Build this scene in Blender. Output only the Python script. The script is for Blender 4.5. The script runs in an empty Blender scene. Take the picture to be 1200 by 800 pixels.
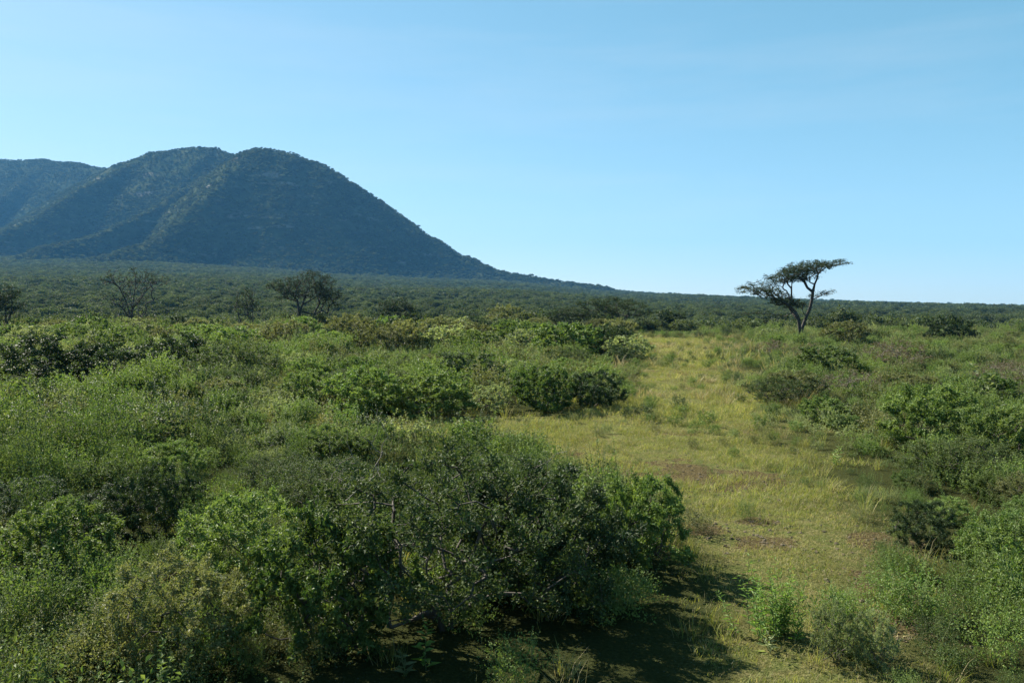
import bpy, bmesh, math, random
import numpy as np
from mathutils import Vector

# ------------------------------------------------------------------ camera, world, sun, exposure
scene = bpy.context.scene
CAM_H = 2.6
F_PX, CX, CY, HOR = 960.0, 600.0, 400.0, 362.0      # focal length and frame of the 1200 x 800 photograph
cam_data = bpy.data.cameras.new("camera")
cam_data.sensor_width = 36.0
cam_data.lens = 36.0 * F_PX / 1200.0
cam_data.clip_start = 0.1
cam_data.clip_end = 20000.0
cam = bpy.data.objects.new("camera", cam_data)
scene.collection.objects.link(cam)
cam.location = (0, 0, CAM_H)
cam.rotation_euler = (math.radians(90) - math.atan((CY - HOR) / F_PX), 0, 0)
scene.camera = cam

SUN_AZ = math.radians(50)       # to the left of the view axis
SUN_EL = math.radians(40)
world = bpy.data.worlds.new("World")
scene.world = world
world.use_nodes = True
wn, wl = world.node_tree.nodes, world.node_tree.links
wn.clear()
w_out = wn.new("ShaderNodeOutputWorld")
w_bg = wn.new("ShaderNodeBackground")
w_sky = wn.new("ShaderNodeTexSky")
w_sky.sky_type = 'NISHITA'
w_sky.sun_disc = False
w_sky.sun_elevation = SUN_EL
w_sky.sun_rotation = -SUN_AZ
w_sky.altitude = 1200
w_sky.air_density = 1.0
w_sky.dust_density = 0.6
w_sky.ozone_density = 1.6
EXPOSURE, SKY_STRENGTH = 1.5, 0.075
SKY_UNIT = SKY_STRENGTH * 2 ** EXPOSURE
w_sep = wn.new("ShaderNodeSeparateColor"); w_com = wn.new("ShaderNodeCombineColor")
wl.new(w_sky.outputs[0], w_sep.inputs[0])
for ch, (gam, gain) in enumerate(((0.90, 0.62), (0.66, 0.76), (0.72, 0.76))):     # the phone's cool, flattened response to the bright sky
    a = wn.new("ShaderNodeMath"); a.operation = 'MULTIPLY'; a.inputs[1].default_value = SKY_UNIT
    p = wn.new("ShaderNodeMath"); p.operation = 'POWER'; p.inputs[1].default_value = gam
    g = wn.new("ShaderNodeMath"); g.operation = 'MULTIPLY'; g.inputs[1].default_value = gain / SKY_UNIT
    wl.new(w_sep.outputs[ch], a.inputs[0]); wl.new(a.outputs[0], p.inputs[0]); wl.new(p.outputs[0], g.inputs[0]); wl.new(g.outputs[0], w_com.inputs[ch])
w_tc = wn.new("ShaderNodeTexCoord")
w_map = wn.new("ShaderNodeMapping"); w_map.inputs['Scale'].default_value = (1.6, 1.6, 13.0); w_map.inputs['Rotation'].default_value = (0.05, 0.08, 0.0)
w_noi = wn.new("ShaderNodeTexNoise"); w_noi.inputs['Scale'].default_value = 1.3; w_noi.inputs['Detail'].default_value = 7; w_noi.inputs['Roughness'].default_value = .62
w_mr = wn.new("ShaderNodeMapRange"); w_mr.inputs[1].default_value = .46; w_mr.inputs[2].default_value = .78; w_mr.inputs[3].default_value = 0; w_mr.inputs[4].default_value = .16
w_cl = wn.new("ShaderNodeMix"); w_cl.data_type = 'RGBA'; w_cl.inputs[7].default_value = (.86 / SKY_UNIT, .93 / SKY_UNIT, .96 / SKY_UNIT, 1)    # thin streaks of high cloud
wl.new(w_tc.outputs['Generated'], w_map.inputs[0]); wl.new(w_map.outputs[0], w_noi.inputs['Vector']); wl.new(w_noi.outputs[0], w_mr.inputs[0])
wl.new(w_mr.outputs[0], w_cl.inputs[0]); wl.new(w_com.outputs[0], w_cl.inputs[6])
wl.new(w_cl.outputs[2], w_bg.inputs[0])
w_bg.inputs[1].default_value = SKY_STRENGTH
wl.new(w_bg.outputs[0], w_out.inputs[0])

sun_data = bpy.data.lights.new("sun", 'SUN')
sun_data.energy = 5.0
sun_data.angle = math.radians(0.53)
sun_data.color = (1.0, 0.93, 0.80)
sun = bpy.data.objects.new("sun", sun_data)
scene.collection.objects.link(sun)
to_sun = Vector((-math.sin(SUN_AZ) * math.cos(SUN_EL), math.cos(SUN_AZ) * math.cos(SUN_EL), math.sin(SUN_EL)))
sun.rotation_euler = to_sun.to_track_quat('Z', 'Y').to_euler()
sun.location = (-60, 60, 60)

vs = scene.view_settings
vs.view_transform = 'Standard'
vs.look = 'None'
vs.exposure = EXPOSURE
vs.gamma = 1.0
vs.use_curve_mapping = False
cy = scene.cycles
cy.max_bounces = 4
cy.diffuse_bounces = 1
cy.glossy_bounces = 1
cy.transmission_bounces = 2
cy.transparent_max_bounces = 4
cy.volume_bounces = 0
cy.use_denoising = True
cy.caustics_reflective = False
cy.caustics_refractive = False
cy.sample_clamp_indirect = 4.0

RNG = np.random.default_rng(7)

# ------------------------------------------------------------------ noise and terrain
def hash2(ix, iy, seed):
    h = (ix.astype(np.int64) * 374761393 + iy.astype(np.int64) * 668265263 + seed * 982451653) & 0xFFFFFFFF
    h = ((h ^ (h >> 13)) * 1274126177) & 0xFFFFFFFF
    h = h ^ (h >> 16)
    return (h & 0xFFFFFF) / float(0xFFFFFF)

def vnoise(x, y, scale, seed=0):
    x = np.asarray(x, float) / scale; y = np.asarray(y, float) / scale
    ix, iy = np.floor(x), np.floor(y)
    fx, fy = x - ix, y - iy
    fx = fx * fx * (3 - 2 * fx); fy = fy * fy * (3 - 2 * fy)
    a, b = hash2(ix, iy, seed), hash2(ix + 1, iy, seed)
    c, d = hash2(ix, iy + 1, seed), hash2(ix + 1, iy + 1, seed)
    return (a * (1 - fx) + b * fx) * (1 - fy) + (c * (1 - fx) + d * fx) * fy

def fbm(x, y, scale, seed=0, octs=4):
    s, amp, tot = 0.0, 1.0, 0.0
    for k in range(octs):
        s = s + amp * (vnoise(x, y, scale / 2 ** k, seed + k * 17) - 0.5); tot += amp; amp *= 0.5
    return s / tot

def smooth(a, b, x):
    t = np.clip((x - a) / (b - a), 0, 1)
    return t * t * (3 - 2 * t)

Y_END = 1500.0
SKY_B = np.array([-900, 0, 150, 300, 400, 480, 560, 620, 700, 760, 850, 1000, 1100, 1200, 2200], float)
SKY_E = np.array([300, 301, 303, 313, 321, 326, 329, 333, 341, 345.5, 350, 355, 358, 360.5, 361], float)

def ground_z(x, y):
    """Height of the ground: a flat bushy rise round the camera, a shallow dip, then a plain rising to the foot of the hill."""
    x = np.asarray(x, float); y = np.asarray(y, float)
    bear = np.clip(x / np.maximum(y, 80.0), -1.6, 1.7) * F_PX + CX
    e = np.interp(bear, SKY_B, SKY_E)
    z_far = CAM_H + (HOR - e) / F_PX * Y_END
    t = np.clip((y - 130.0) / (Y_END - 130.0), 0, 1.15)
    dip = -2.8 * smooth(75, 150, y)
    far = dip + (z_far + 2.8) * t ** 1.25
    near = 0.10 * fbm(x, y, 9.0, 3, 3) * 2 * smooth(3, 8, np.abs(y))
    far = far + fbm(x, y, 260.0, 5, 3) * 14.0 * smooth(200, 700, y) * (1 - smooth(1100, 1400, y))
    return near * (1 - smooth(80, 120, y)) + far

def px_ground(px, py):
    """A point of the flat near ground seen at a pixel of the photograph."""
    d = CAM_H * F_PX / max(py - HOR, 4.0)
    return (px - CX) / F_PX * d, d

# ------------------------------------------------------------------ materials
def new_mat(name):
    m = bpy.data.materials.new(name)
    m.use_nodes = True
    m.node_tree.nodes.clear()
    return m, m.node_tree.nodes, m.node_tree.links

def leaf_mat(name, c1, c2, transl=0.35, tcol=None, rough=0.62, spec=0.35, var=0.35, dry=None):
    m, n, l = new_mat(name)
    out = n.new("ShaderNodeOutputMaterial")
    at = n.new("ShaderNodeAttribute"); at.attribute_name = "tint"
    oi = n.new("ShaderNodeObjectInfo")
    mix = n.new("ShaderNodeMix"); mix.data_type = 'RGBA'
    c1, c2 = [q * .92 for q in c1], [q * 1.04 for q in c2]
    mix.inputs[6].default_value = (*c1, 1); mix.inputs[7].default_value = (*c2, 1)
    add = n.new("ShaderNodeMath"); add.operation = 'MULTIPLY_ADD'
    add.inputs[1].default_value = var; add.inputs[2].default_value = -var * 0.5
    l.new(oi.outputs['Random'], add.inputs[0])
    add2 = n.new("ShaderNodeMath"); add2.operation = 'ADD'; add2.use_clamp = True
    l.new(at.outputs['Fac'], add2.inputs[0]); l.new(add.outputs[0], add2.inputs[1])
    l.new(add2.outputs[0], mix.inputs[0])
    col = mix.outputs[2]
    hsv = n.new("ShaderNodeHueSaturation")
    mr = n.new("ShaderNodeMapRange"); mr.inputs[3].default_value = 1 - var * 0.7; mr.inputs[4].default_value = 1 + var * 0.7
    mul = n.new("ShaderNodeMath"); mul.operation = 'MULTIPLY'; mul.inputs[1].default_value = 7.31
    fr = n.new("ShaderNodeMath"); fr.operation = 'FRACT'
    l.new(oi.outputs['Random'], mul.inputs[0]); l.new(mul.outputs[0], fr.inputs[0]); l.new(fr.outputs[0], mr.inputs[0])
    l.new(mr.outputs[0], hsv.inputs['Value']); l.new(col, hsv.inputs['Color'])
    col = hsv.outputs[0]
    p = n.new("ShaderNodeBsdfPrincipled")
    p.inputs['Roughness'].default_value = rough
    p.inputs['Specular IOR Level'].default_value = spec
    l.new(col, p.inputs['Base Color'])
    t = n.new("ShaderNodeBsdfTranslucent")
    tm = n.new("ShaderNodeMix"); tm.data_type = 'RGBA'; tm.blend_type = 'MULTIPLY'; tm.inputs[0].default_value = 1
    tm.inputs[7].default_value = (*(tcol or (1.5, 1.45, 0.6)), 1)
    l.new(col, tm.inputs[6]); l.new(tm.outputs[2], t.inputs[0])
    ms = n.new("ShaderNodeMixShader"); ms.inputs[0].default_value = transl
    l.new(p.outputs[0], ms.inputs[1]); l.new(t.outputs[0], ms.inputs[2])
    l.new(ms.outputs[0], out.inputs[0])
    return m

def bark_mat(name, c1, c2, rough=0.85):
    m, n, l = new_mat(name)
    out = n.new("ShaderNodeOutputMaterial")
    p = n.new("ShaderNodeBsdfPrincipled"); p.inputs['Roughness'].default_value = rough
    tc = n.new("ShaderNodeTexCoord")
    nz = n.new("ShaderNodeTexNoise"); nz.inputs['Scale'].default_value = 9; nz.inputs['Detail'].default_value = 5
    l.new(tc.outputs['Object'], nz.inputs['Vector'])
    mix = n.new("ShaderNodeMix"); mix.data_type = 'RGBA'
    mix.inputs[6].default_value = (*c1, 1); mix.inputs[7].default_value = (*c2, 1)
    l.new(nz.outputs[0], mix.inputs[0]); l.new(mix.outputs[2], p.inputs['Base Color'])
    bp = n.new("ShaderNodeBump"); bp.inputs['Strength'].default_value = 0.6; bp.inputs['Distance'].default_value = 0.02
    l.new(nz.outputs[0], bp.inputs['Height']); l.new(bp.outputs[0], p.inputs['Normal'])
    l.new(p.outputs[0], out.inputs[0])
    return m

M = {}
TC = (1.25, 1.25, 0.65)
M['broad'] = leaf_mat('broad_leaf', (0.050, 0.098, 0.022), (0.170, 0.225, 0.060), 0.32, TC, spec=.3)
M['bright'] = leaf_mat('bright_leaf', (0.074, 0.142, 0.030), (0.180, 0.238, 0.068), 0.36, TC, spec=.35)
M['lime'] = leaf_mat('lime_leaf', (0.120, 0.230, 0.040), (0.190, 0.290, 0.070), 0.45, TC, spec=.35, var=.1)
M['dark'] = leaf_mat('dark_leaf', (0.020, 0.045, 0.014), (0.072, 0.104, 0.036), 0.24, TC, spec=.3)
M['thorn'] = leaf_mat('thorn_bush_leaf', (0.040, 0.074, 0.022), (0.125, 0.160, 0.056), 0.30, TC, spec=.2)
M['olive'] = leaf_mat('olive_leaf', (0.092, 0.110, 0.040), (0.190, 0.195, 0.085), 0.34, TC, spec=.3)
M['grey'] = leaf_mat('grey_leaf', (0.135, 0.180, 0.080), (0.250, 0.285, 0.140), 0.44, TC)
M['acacia'] = leaf_mat('acacia_leaf', (0.018, 0.036, 0.012), (0.042, 0.066, 0.020), 0.20, var=0.2, spec=.2)
M['dry'] = leaf_mat('dry_leaf', (0.110, 0.085, 0.045), (0.200, 0.160, 0.080), 0.25, (1.2, 1.1, 0.8))
M['grass'] = leaf_mat('grass_blade', (0.095, 0.140, 0.028), (0.250, 0.255, 0.085), 0.42, (1.4, 1.35, 0.6), spec=.2)
M['straw'] = leaf_mat('straw_blade', (0.190, 0.165, 0.075), (0.360, 0.310, 0.170), 0.35, (1.2, 1.15, 0.7), spec=.2)
M['scrub'] = leaf_mat('scrub_leaf', (0.034, 0.058, 0.028), (0.092, 0.115, 0.054), 0.30, var=0.5, spec=.15)
M['hillscrub'] = leaf_mat('hill_scrub_leaf', (0.014, 0.030, 0.013), (0.074, 0.096, 0.042), 0.25, var=0.3, spec=.1)
M['twig'] = bark_mat('twig_bark', (0.030, 0.025, 0.018), (0.080, 0.066, 0.050))
M['bark'] = bark_mat('dark_bark', (0.022, 0.018, 0.014), (0.060, 0.050, 0.040))
M['greenstem'] = bark_mat('green_stem', (0.060, 0.085, 0.025), (0.110, 0.130, 0.050))
M['deadwood'] = bark_mat('dead_wood', (0.090, 0.076, 0.060), (0.180, 0.155, 0.125))

# ------------------------------------------------------------------ mesh helpers
class Soup:
    """Collects vertices, polygons, material slots and a tint per vertex, and becomes ONE mesh."""
    def __init__(self):
        self.v, self.f, self.fm, self.t, self.n = [], [], [], [], 0
    def add(self, verts, faces, tint, mat=0):
        """verts (n,3); faces (m,k) indices; tint (n,)"""
        self.v.append(verts); self.t.append(np.broadcast_to(tint, (len(verts),)))
        self.f.append(faces + self.n); self.fm.append(np.full(len(faces), mat)); self.n += len(verts)
    def mesh(self, name, mats, smooth_slots=()):
        me = bpy.data.meshes.new(name)
        v = np.concatenate(self.v).astype(np.float32)
        me.vertices.add(len(v)); me.vertices.foreach_set('co', v.ravel())
        sizes = np.concatenate([np.full(len(f), f.shape[1]) for f in self.f])
        idx = np.concatenate([f.ravel() for f in self.f])
        starts = np.concatenate([[0], np.cumsum(sizes)[:-1]])
        me.loops.add(len(idx)); me.loops.foreach_set('vertex_index', idx.astype(np.int32))
        me.polygons.add(len(sizes)); me.polygons.foreach_set('loop_start', starts.astype(np.int32))
        fm = np.concatenate(self.fm).astype(np.int32)
        me.polygons.foreach_set('material_index', fm)
        me.polygons.foreach_set('use_smooth', np.isin(fm, list(smooth_slots)))
        for m in mats: me.materials.append(m)
        a = me.attributes.new('tint', 'FLOAT', 'POINT')
        a.data.foreach_set('value', np.concatenate(self.t).astype(np.float32))
        me.update(calc_edges=True)
        return me

def unit(v):
    return v / np.maximum(np.linalg.norm(v, axis=-1, keepdims=True), 1e-9)

def perp_frame(d):
    ref = np.where(np.abs(d[:, 2:3]) < 0.9, np.array([[0, 0, 1.0]]), np.array([[1.0, 0, 0]]))
    a = unit(np.cross(d, ref)); b = np.cross(d, a)
    return a, b

def add_leaves(s, base, d, nrm, L, W, tint, mat=0, fold=0.18, droop=0.12):
    """Six-sided folded leaves: two quads either side of the midrib."""
    n = len(base)
    d = unit(d); side = unit(np.cross(d, nrm)); up = np.cross(side, d)
    L = np.broadcast_to(L, (n,))[:, None]; W = np.broadcast_to(W, (n,))[:, None]
    mid = base + d * L * 0.5 + up * L * 0.0
    tip = base + d * L - up * L * droop
    l1 = base + d * L * 0.42 + side * W * 0.5 + up * W * fold
    r1 = base + d * L * 0.42 - side * W * 0.5 + up * W * fold
    v = np.stack([base, l1, tip, r1], 1).reshape(-1, 3)
    i = np.arange(n)[:, None] * 4
    f = np.concatenate([i + np.array([[0, 2, 1]]), i + np.array([[0, 3, 2]])])
    s.add(v, f, np.repeat(np.broadcast_to(tint, (n,)), 4), mat)

def add_blades(s, base, d, bend, L, W, tint, mat=0):
    """Grass blades: a strip of two quads and a tip that bends over."""
    n = len(base)
    d = unit(d); bend = unit(bend)
    L = np.broadcast_to(L, (n,))[:, None]; W = np.broadcast_to(W, (n,))[:, None]
    side = unit(np.cross(d, bend + 1e-4))
    p0 = base
    p1 = base + d * L * 0.4 + bend * L * 0.04
    p2 = base + d * L * 0.75 + bend * L * 0.2
    p3 = base + d * L * 0.95 + bend * L * 0.5
    v = np.stack([p0 - side * W * .5, p0 + side * W * .5, p1 - side * W * .5, p1 + side * W * .5,
                  p2 - side * W * .35, p2 + side * W * .35, p3], 1).reshape(-1, 3)
    i = np.arange(n)[:, None] * 7
    t = np.repeat(np.broadcast_to(tint, (n,)), 7)
    q = np.concatenate([i + np.array([[0, 1, 3, 2]]), i + np.array([[2, 3, 5, 4]])])
    s.add(v, q, t, mat)
    s.f.append(i + np.array([[4, 5, 6]]) + s.n - len(v)); s.fm.append(np.full(n, mat))

def add_tubes(s, a, b, ra, rb, tint=0.5, mat=0, sides=4):
    n = len(a)
    if n == 0: return
    d = unit(b - a); u, w = perp_frame(d)
    ang = np.arange(sides) * 2 * np.pi / sides
    ring = u[:, None, :] * np.cos(ang)[None, :, None] + w[:, None, :] * np.sin(ang)[None, :, None]
    va = a[:, None, :] + ring * np.asarray(ra)[:, None, None]
    vb = b[:, None, :] + ring * np.asarray(rb)[:, None, None]
    v = np.concatenate([va, vb], 1).reshape(-1, 3)
    i = np.arange(n)[:, None] * (2 * sides)
    f = []
    for k in range(sides):
        k2 = (k + 1) % sides
        f.append(i + np.array([[k, k2, sides + k2, sides + k]]))
    s.add(v, np.concatenate(f), tint, mat)

def grow(seeds, attr, rng, seg=0.2, wob=0.15, bow=0.1, outward=0.6):
    """Joins every attractor to the nearest branch already there; returns nodes, parents and the count of tips each carries."""
    nodes, par = [], []
    for line in seeds:
        last = line[0] if isinstance(line[0], int) else -1
        for p in (line[1:] if isinstance(line[0], int) else line):
            nodes.append(np.array(p, float)); par.append(last); last = len(nodes) - 1
    root = nodes[0]
    N = np.array(nodes)
    order = np.argsort(np.linalg.norm(attr - root, axis=1) + rng.uniform(0, 0.15, len(attr)) * np.ptp(attr))
    P = list(par); leafnode = []
    buf = np.zeros((len(N) + len(attr) * 40, 3)); buf[:len(N)] = N; cnt = len(N)
    for k in order:
        a = attr[k]
        d = np.linalg.norm(buf[:cnt] - a, axis=1)
        da = np.linalg.norm(a - root)
        dn = np.linalg.norm(buf[:cnt] - root, axis=1)
        cost = d + outward * np.maximum(0, d + dn - da)
        j = int(np.argmin(cost))
        p0 = buf[j].copy(); m = max(1, min(30, int(round(d[j] / seg))))
        side = rng.normal(0, 1, 3); side[2] = side[2] * .5
        last = j
        for q in range(1, m + 1):
            t = q / m
            p = p0 + (a - p0) * t + np.array([0, 0, bow * d[j]]) * math.sin(math.pi * t) + side * wob * d[j] * .5 * math.sin(math.pi * t) + rng.normal(0, wob * seg * .35, 3) * (q < m)
            if cnt >= len(buf): buf = np.concatenate([buf, np.zeros_like(buf)])
            buf[cnt] = p; P.append(last); last = cnt; cnt += 1
        leafnode.append(last)
    nodes = buf[:cnt]; par = np.array(P)
    count = np.zeros(cnt); count[leafnode] = 1
    for i in range(cnt - 1, -1, -1):
        if par[i] >= 0: count[par[i]] += count[i]
    return nodes, par, np.maximum(count, 1)

def stems_into(s, nodes, par, count, r_tip, r_exp=0.45, mat=0, sides=4, rmin=0.0, rmax=9.0):
    i = np.where(par >= 0)[0]
    r = np.minimum(r_tip * count ** r_exp, rmax)
    ra, rb = r[par[i]], r[i]
    ra = np.minimum(ra, rb * 1.6)
    keep = rb >= rmin
    add_tubes(s, nodes[par[i]][keep], nodes[i][keep], ra[keep], rb[keep], 0.5, mat, sides)

def leaves_into(s, nodes, par, count, rng, n, L, ratio, mat=0, maxcount=2.5, spread=0.05, up=0.5, flat=0.6, tint_top=0.25):
    i = np.where((par >= 0) & (count <= maxcount))[0]
    a, b = nodes[par[i]], nodes[i]
    w = np.linalg.norm(b - a, axis=1) + 1e-6
    k = rng.choice(len(i), n, p=w / w.sum())
    t = rng.uniform(0, 1, (n, 1))
    base = a[k] + (b[k] - a[k]) * t + rng.normal(0, spread, (n, 3))
    d = unit(b[k] - a[k]) * 0.7 + unit(rng.normal(0, 1, (n, 3))) + np.array([0, 0, up * 0.4])
    nrm = unit(rng.normal(0, 1, (n, 3)) * (1 - flat) + np.array([0, 0, 1.0]) * flat)
    LL = L * rng.uniform(0.6, 1.35, n)
    clump = hash2(k, k * 0 + 3, 11)
    tint = np.clip(0.45 + rng.normal(0, 0.20, n) + (clump - .5) * 0.5, 0, 1)
    add_leaves(s, base, d, nrm, LL, LL * ratio, tint, mat)

def blob_points(rng, n, c, r, shell=0.5, lumpy=0.35, seed=0, flat_bottom=True):
    """Points through a lumpy ellipsoid, more of them near its skin."""
    d = unit(rng.normal(0, 1, (n, 3)))
    if flat_bottom: d[:, 2] = np.where(d[:, 2] < -0.25, -d[:, 2] * 0.7, d[:, 2])
    d = unit(d)
    az = np.arctan2(d[:, 1], d[:, 0]); el = d[:, 2]
    lump = 1 + lumpy * (np.sin(az * 3 + seed) * .35 + np.sin(az * 5 + seed * 2.3 + el * 4) * .35 + np.sin(el * 7 + az * 2 + seed * 3.1) * .3)
    rad = rng.uniform(0, 1, n) ** (1 / 3) * (1 - shell) + shell * rng.uniform(0.75, 1.0, n)
    return np.array(c) + d * np.array(r) * (rad * lump)[:, None]

# ------------------------------------------------------------------ plant prototypes (unit: metres, root at the origin)
def shrub_parts(kind, seed, coarse=1.0):
    """Two meshes, foliage and stems, of one kind of shrub, about 1.45 wide and 1.15 high."""
    rng = np.random.default_rng(seed)
    K = dict(
        broad=dict(n=230, shoots=70, leaves=21000, L=.036, ratio=.55, leaf='broad', r=(.60, .60, .46), cz=.46, stem='twig', flat=.35),
        bright=dict(n=210, shoots=90, leaves=20000, L=.034, ratio=.50, leaf='bright', r=(.58, .58, .44), cz=.44, stem='greenstem', flat=.30),
        dark=dict(n=260, shoots=50, leaves=24000, L=.032, ratio=.50, leaf='dark', r=(.64, .64, .46), cz=.47, stem='twig', flat=.35),
        thorn=dict(n=330, shoots=150, leaves=25000, L=.024, ratio=.50, leaf='thorn', r=(.68, .68, .40), cz=.50, stem='twig', flat=.5),
        olive=dict(n=230, shoots=90, leaves=19000, L=.034, ratio=.42, leaf='olive', r=(.56, .56, .48), cz=.46, stem='twig', flat=.30),
        grey=dict(n=170, shoots=70, leaves=9000, L=.036, ratio=.55, leaf='grey', r=(.56, .56, .46), cz=.45, stem='twig', flat=.30),
        dry=dict(n=260, shoots=80, leaves=4200, L=.030, ratio=.40, leaf='dry', r=(.60, .60, .45), cz=.46, stem='deadwood', flat=.3),
    )[kind]
    att = blob_points(rng, K['n'], (0, 0, K['cz']), K['r'], .5, .6, seed, flat_bottom=False)
    att[:, 2] = np.where(att[:, 2] < .04, rng.uniform(.04, .3, len(att)), att[:, 2])
    # shoots that break the outline, most of them upright
    m = K['shoots']
    d = unit(rng.normal(0, 1, (m, 3)) + np.array([0, 0, .7]))
    top = np.array([0, 0, K['cz']]) + d * np.array(K['r']) * rng.uniform(.85, 1.0, (m, 1))
    sh = top + unit(np.c_[d[:, :2] * .6 + rng.normal(0, .25, (m, 2)), np.ones(m)]) * rng.uniform(.06, .26, (m, 1))
    att = np.concatenate([att, sh]); att[:, 2] = np.maximum(att[:, 2], .03)
    seeds = [[(0, 0, -.06), (0, 0, .03)], [0, (.05, .02, .08), (.18, .06, .16)], [0, (-.05, .04, .08), (-.17, .08, .15)], [0, (.0, -.06, .08), (.03, -.18, .15)]]
    nodes, par, count = grow(seeds, att, rng, .09, .30, .10, .30)
    fs = Soup()
    leaves_into(fs, nodes, par, count, rng, int(K['leaves'] / coarse ** 1.8), K['L'] * coarse, K['ratio'], 0, 4.5, .022, flat=K['flat'])
    ss = Soup()
    stems_into(ss, nodes, par, count, .0020, .42, 0, 4, rmax=.022)
    return fs.mesh('foliage', [M[K['leaf']]]), ss.mesh('stems', [M[K['stem']]], (0,))

def herb_mesh(seed, stalks=16, h=.55, spread=.22, leaf='bright', L=.045, ratio=.42, per=26, lean=.25, spike=False):
    """A clump of upright leafy stalks."""
    rng = np.random.default_rng(seed)
    s = Soup()
    n = stalks
    base = np.c_[rng.normal(0, spread * .6, n), rng.normal(0, spread * .6, n), np.full(n, -.03)]
    d = unit(np.c_[base[:, :2] * 1.2 + rng.normal(0, lean, (n, 2)), np.ones(n)])
    H = h * rng.uniform(.55, 1.15, n)
    bendv = unit(np.c_[rng.normal(0, 1, (n, 2)), np.zeros(n)])
    def at(k, t):
        return base[k] + d[k] * (H[k] * t)[:, None] + bendv[k] * (H[k] * .18 * t * t)[:, None]
    kk = np.arange(n)
    for q in range(3):
        t0, t1 = np.full(n, q / 3), np.full(n, (q + 1) / 3)
        add_tubes(s, at(kk, t0), at(kk, t1), np.full(n, .0035 - q * .0009), np.full(n, .0026 - q * .0009), .5, 1, 3)
    k = np.repeat(kk, per); m = len(k)
    t = np.tile(np.linspace(.12, 1.0, per), n) + rng.normal(0, .01, m)
    az = np.tile(np.arange(per) * 2.4, n) + rng.uniform(0, 6.28, n).repeat(per)
    out = np.c_[np.cos(az), np.sin(az), np.full(m, .45)] + rng.normal(0, .25, (m, 3))
    LL = L * rng.uniform(.6, 1.3, m) * (1.15 - .55 * t)
    nrm = unit(np.c_[-np.cos(az) * .5, -np.sin(az) * .5, np.ones(m)] + rng.normal(0, .35, (m, 3)))
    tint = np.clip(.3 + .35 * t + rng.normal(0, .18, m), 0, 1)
    add_leaves(s, at(k, t), out, nrm, LL, LL * ratio, tint, 0)
    return s.mesh('weed_clump', [M[leaf], M['greenstem']])

def mound_mesh(seed, leaf='broad', L=.042, ratio=.5, n=1500, r=(.44, .44, .27), cz=.26, shoots=26):
    """A low leafy mound with upright shoots."""
    rng = np.random.default_rng(seed)
    s = Soup()
    p = blob_points(rng, n, (0, 0, cz), r, .45, .8, seed, flat_bottom=False)
    p[:, 2] = np.abs(p[:, 2])
    d = unit(p - np.array([0, 0, -.05])) * .5 + unit(rng.normal(0, 1, (n, 3)))
    nrm = unit(rng.normal(0, .7, (n, 3)) + np.array([0, 0, .6]))
    cl = vnoise(p[:, 0] * 7 + 40, p[:, 1] * 7 + 40, 1.0, seed)
    LL = L * rng.uniform(.6, 1.3, n)
    add_leaves(s, p, d, nrm, LL, LL * ratio, np.clip(.15 + .55 * cl + rng.normal(0, .18, n), 0, 1), 0)
    top = blob_points(rng, shoots, (0, 0, cz), r, .8, .8, seed, flat_bottom=True); top[:, 2] = np.maximum(top[:, 2], .1)
    up = unit(np.c_[top[:, :2] * .8 + rng.normal(0, .22, (shoots, 2)), np.ones(shoots)])
    H = rng.uniform(.08, .30, shoots)
    b0 = top - up * .15
    add_tubes(s, b0, top + up * H[:, None], np.full(shoots, .003), np.full(shoots, .001), .5, 1, 3)
    per = 16; k = np.repeat(np.arange(shoots), per); m = len(k)
    t = rng.uniform(0, 1, m); az = rng.uniform(0, 6.28, m)
    out = np.c_[np.cos(az), np.sin(az), np.full(m, .5)]
    LL = L * rng.uniform(.6, 1.2, m) * (1.1 - .5 * t)
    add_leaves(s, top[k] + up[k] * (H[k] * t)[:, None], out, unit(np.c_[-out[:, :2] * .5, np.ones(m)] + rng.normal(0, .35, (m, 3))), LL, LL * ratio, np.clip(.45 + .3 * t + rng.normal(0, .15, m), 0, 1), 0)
    return s.mesh('leafy_mound', [M[leaf], M['greenstem']])

def tuft_mesh(seed, n=55, h=.30, spread=.09, mat='grass', straw=.2, w=.006, lean=.35):
    rng = np.random.default_rng(seed)
    s = Soup()
    base = np.c_[rng.normal(0, spread, (n, 2)), np.full(n, -.02)]
    d = np.c_[base[:, :2] / spread * .18 + rng.normal(0, lean * .6, (n, 2)), np.ones(n)]
    bend = np.c_[rng.normal(0, 1, (n, 2)), rng.uniform(-.3, .2, n)]
    L = h * rng.uniform(.45, 1.2, n)
    m = rng.uniform(0, 1, n) < straw
    for sel, slot in ((~m, 0), (m, 1)):
        if sel.sum(): add_blades(s, base[sel], d[sel], bend[sel], L[sel], w * rng.uniform(.7, 1.3, sel.sum()), np.clip(.5 + rng.normal(0, .25, sel.sum()), 0, 1), slot)
    return s.mesh('grass_tuft', [M[mat], M['straw']])

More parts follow.
